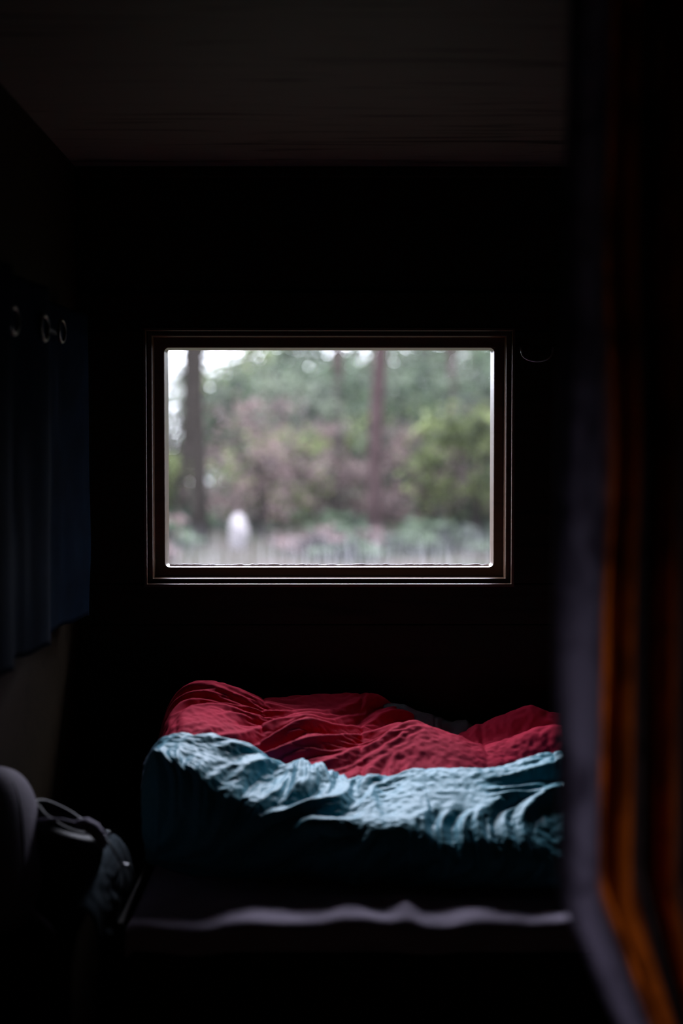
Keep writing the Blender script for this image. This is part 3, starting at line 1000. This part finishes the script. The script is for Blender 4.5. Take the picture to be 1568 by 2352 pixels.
protos = {}
SH = [('fresh', 1.25, 1.35, 1.55, .085, 2600), ('grey', 1.35, 1.45, 1.7, .08, 2900), ('dark', 1.2, 1.8, 2.0, .075, 3600), ('twig', 1.2, 1.2, 1.5, .06, 2600)]
for i, (k, rx, rz, zc, size, cnt) in enumerate(SH):
    V, F_ = leaf_cloud(100 + i, cnt, rx, rz, zc, size, 22)
    fm = leaf_mesh('foliage_' + k, V, F_, LF[k])
    smh = stems_mesh('stems_' + k, 50 + i, zc + rz * .6, rx * .7, BK1)
    protos[k] = (fm, smh)
KL = {
    'fresh': ('leafy_shrub', 'bright green leafy shrub in the blurred woodland outside', 'bright green shrubs in the woodland'),
    'grey': ('bushy_shrub', 'grey green bushy shrub in the blurred woodland outside', 'grey green shrubs in the woodland'),
    'dark': ('young_spruce', 'dark green young conifer in the blurred woodland outside', 'dark young conifers in the woodland'),
    'twig': ('dry_thicket', 'pinkish brown dry thicket in the blurred woodland outside', 'brown thickets in the woodland'),
}


def shrub(kind, x, y, s, rz):
    nm, lb, gp = KL[kind]
    e = empty(nm, (x, y, GZ)); e.rotation_euler = (0, 0, rz); e.scale = (s, s, s)
    tag(e, lb, 'conifer' if kind == 'dark' else 'shrub', gp)
    for nme, me in (('foliage', protos[kind][0]), ('stems', protos[kind][1])):
        o = bpy.data.objects.new(nme, me); COL.objects.link(o); o.parent = e


rg = random.Random(31)
# (photo column, depth, kind, size)
for (px, y, k, s) in [
    (600, 30, 'twig', 1.1), (640, 33, 'fresh', .9), (492, 36, 'grey', .42), (700, 38, 'grey', 1.25), (600, 42, 'dark', 1.3),
    (760, 34, 'twig', .95), (820, 40, 'fresh', 1.1), (900, 36, 'dark', 1.15), (960, 31, 'twig', .9), (1040, 34, 'dark', 1.1),
    (1090, 30, 'fresh', 1.05), (1160, 33, 'twig', 1.1), (980, 42, 'fresh', 1.3), (1080, 45, 'grey', 1.4), (740, 46, 'dark', 1.5),
    (860, 48, 'grey', 1.5), (610, 48, 'fresh', 1.4), (640, 50, 'grey', 1.6), (1180, 44, 'dark', 1.4), (416, 40, 'fresh', .7),
    (1010, 52, 'dark', 1.7), (900, 55, 'fresh', 1.7), (760, 56, 'fresh', 1.7), (600, 58, 'dark', 1.7), (1120, 56, 'grey', 1.8),
    (700, 60, 'grey', 1.9), (820, 62, 'dark', 1.9), (1230, 52, 'fresh', 1.6), (1300, 40, 'grey', 1.4),
    (1420, 44, 'dark', 1.5), (1380, 33, 'fresh', 1.2), (1560, 40, 'grey', 1.5), (330, 46, 'twig', 1.2), (220, 38, 'fresh', 1.1), (120, 46, 'grey', 1.4),
    (0, 40, 'dark', 1.5), (280, 58, 'grey', 1.5), (-120, 48, 'fresh', 1.5), (940, 60, 'grey', 2.0), (1040, 62, 'fresh', 2.0),
    (540, 62, 'twig', 1.7), (1700, 48, 'dark', 1.6), (1500, 56, 'fresh', 1.8), (405, 62, 'dark', .9), (392, 44, 'grey', 1.45),
]:
    shrub(k, (px - 770) / F_PX * y, y, s, rg.uniform(0, 6.28))


# taller broadleaf trees closing the view behind the shrubs
tree_p = []
for i, (k, cnt) in enumerate((('grey', 2300), ('dark', 2500), ('fresh', 2200))):
    V, F_ = leaf_cloud(300 + i, cnt, 2.3, 3.9, 4.3, .17, 34)
    tk = bpy.data.meshes.new('far_trunk')
    tv, tf = tube_data([(0, 0, -.2), (.05, .02, 2), (-.04, .05, 4.5), (0, 0, 7)], [.15, .12, .09, .03], 8)
    tk.from_pydata([tuple(q) for q in tv], [], tf); tk.materials.append(BK1)
    tree_p.append((leaf_mesh('crown_' + k, V, F_, LF[k]), tk))
TL = [('grey green crowned tree at the back of the woodland', 'grey green trees at the back'),
      ('dark crowned tree at the back of the woodland', 'dark trees at the back'),
      ('light green crowned tree at the back of the woodland', 'light green trees at the back')]
rt = random.Random(12)
for row, (y0, x0, x1, dx) in enumerate(((56, -4.0, 24, 2.8), (66, -5.2, 28, 3.0))):
    x = x0
    while x < x1:
        k = rt.choice((0, 0, 1, 2))
        e = empty('broadleaf_tree', (x, y0 + rt.uniform(-2, 2), GZ)); e.rotation_euler = (0, 0, rt.uniform(0, 6.28))
        sc = rt.uniform(.9, 1.15); e.scale = (sc, sc, sc)
        tag(e, TL[k][0], 'tree', TL[k][1])
        for nme, me in (('crown', tree_p[k][0]), ('trunk', tree_p[k][1])):
            o = bpy.data.objects.new(nme, me); COL.objects.link(o); o.parent = e
        x += dx * rt.uniform(.85, 1.1)
# the wood goes on round both sides of the clearing
for az in [-86, -79, -72, -65, -58, -51, -44, -37, -30, -23, -16, 15, 22, 29, 36, 43, 50, 57, 64, 71, 78, 85]:
    k = rt.choice((0, 1, 2)); rr_ = rt.uniform(17, 23) + (8 if abs(az) < 25 else 0)
    e = empty('broadleaf_tree', (rr_ * math.sin(math.radians(az)), 3.4 + rr_ * math.cos(math.radians(az)), GZ)); e.rotation_euler = (0, 0, rt.uniform(0, 6.28))
    sc = rt.uniform(.95, 1.2) * (1.6 if az > 20 else 1.0); e.scale = (sc, sc, sc)
    tag(e, TL[k][0].replace('back', 'side'), 'tree', TL[k][1].replace('back', 'side'))
    for nme, me in (('crown', tree_p[k][0]), ('trunk', tree_p[k][1])):
        o = bpy.data.objects.new(nme, me); COL.objects.link(o); o.parent = e


def pine(name, label, px0, y, base_w, px_top, mat, seed, h=13.0, crown=True):
    """tall bare trunk with stubs and a small crown far above the window view"""
    rg_ = random.Random(seed)
    x = (px0 - 770) / F_PX * y
    lean = (px_top - px0) / F_PX * y / 3.6
    e = empty(name, (x, y, GZ)); tag(e, label, 'tree')
    pts = []; rad = []
    for k in range(15):
        f = k / 14
        pts.append((x + lean * f * h + .04 * math.sin(3 * f * 5 + seed), y + .05 * math.cos(f * 7 + seed), GZ - .1 + h * f))
        rad.append(base_w / 2 * (1.12 - .75 * f + .25 * math.exp(-f * 25)))
    tube('trunk', pts, rad, mat, e, 12)
    for k in range(7):
        f = .12 + .1 * k + rg_.uniform(-.03, .03)
        i = int(f * 14); p = Vector(pts[i]); a = rg_.uniform(0, 6.28); l = rg_.uniform(.4, 1.1)
        tube('branch', [p, p + Vector((math.cos(a) * l * .5, math.sin(a) * l * .5, .05)), p + Vector((math.cos(a) * l, math.sin(a) * l, -.08))], [.03, .02, .008], mat, e, 6)
    if crown:
        V, F_ = leaf_cloud(seed, 1500, 1.5, 1.7, 0, .1, 16)
        V = V + np.array(pts[-1])
        me = leaf_mesh('crown', V, F_, LF['dark'])
        link_mesh('crown', me, None, e)
    return e


pine('pine_tree', 'dark brown tree trunk at the left of the window view', 452, 27.5, .30, 458, BK1, 1)
pine('pine_tree', 'reddish brown tree trunk right of the middle of the window view', 856, 28, .29, 872, BK2, 2)
pine('pine_tree', 'slim distant trunk between the two larger trunks in the window', 782, 38, .30, 774, BK2, 3)
pine('pine_tree', 'slender pale grey trunk just left of the dark left trunk', 424, 34, .22, 428, BK1, 4)
pine('pine_tree', 'thin far trunk at the right of the window view', 1046, 44, .24, 1040, BK2, 6)

# low ferns on the forest floor
V, F_ = leaf_cloud(500, 420, .55, .22, .24, .10, 9)
fern_me = leaf_mesh('fronds', V, F_, LF['dark'])
V, F_ = leaf_cloud(501, 380, .5, .2, .22, .09, 8)
fern_me2 = leaf_mesh('fronds_brown', V, F_, LF['twig'])
rf = random.Random(77)
for k in range(46):
    y = rf.uniform(22.5, 42); x = rf.uniform(-.16, .20) * y
    o = bpy.data.objects.new('fern', fern_me if k % 3 else fern_me2); COL.objects.link(o)
    o.location = (x, y, GZ); o.rotation_euler = (0, 0, rf.uniform(0, 6.28)); sc = rf.uniform(.8, 1.5); o.scale = (sc, sc, sc)
    if k % 3: tag(o, 'low dark green fern on the forest floor outside', 'fern', 'green ferns on the forest floor')
    else: tag(o, 'low brown withered fern on the forest floor outside', 'fern', 'withered ferns on the forest floor')

# pale boulder
bm = bmesh.new()
bmesh.ops.create_icosphere(bm, subdivisions=3, radius=1)
rg2 = np.random.default_rng(7)
for v in bm.verts:
    n_ = math.sin(v.co.x * 3 + 1) * math.cos(v.co.y * 2.5) * .12 + math.sin(v.co.z * 4 + v.co.x * 2) * .08
    v.co = v.co * (1 + n_)
    v.co = Vector((v.co.x * .20, v.co.y * .22, v.co.z * .36))
me = bpy.data.meshes.new('boulder'); bm.to_mesh(me); bm.free()
bo = link_mesh('boulder', me, plain('pale_granite', (0.0960, 0.0900, 0.0900), .8, 0, .3, 6, .1), None, True)
bo.location = ((547 - 770) / F_PX * 26.5, 26.5, GZ + .30)
tag(bo, 'pale upright boulder on the forest floor outside', 'boulder')
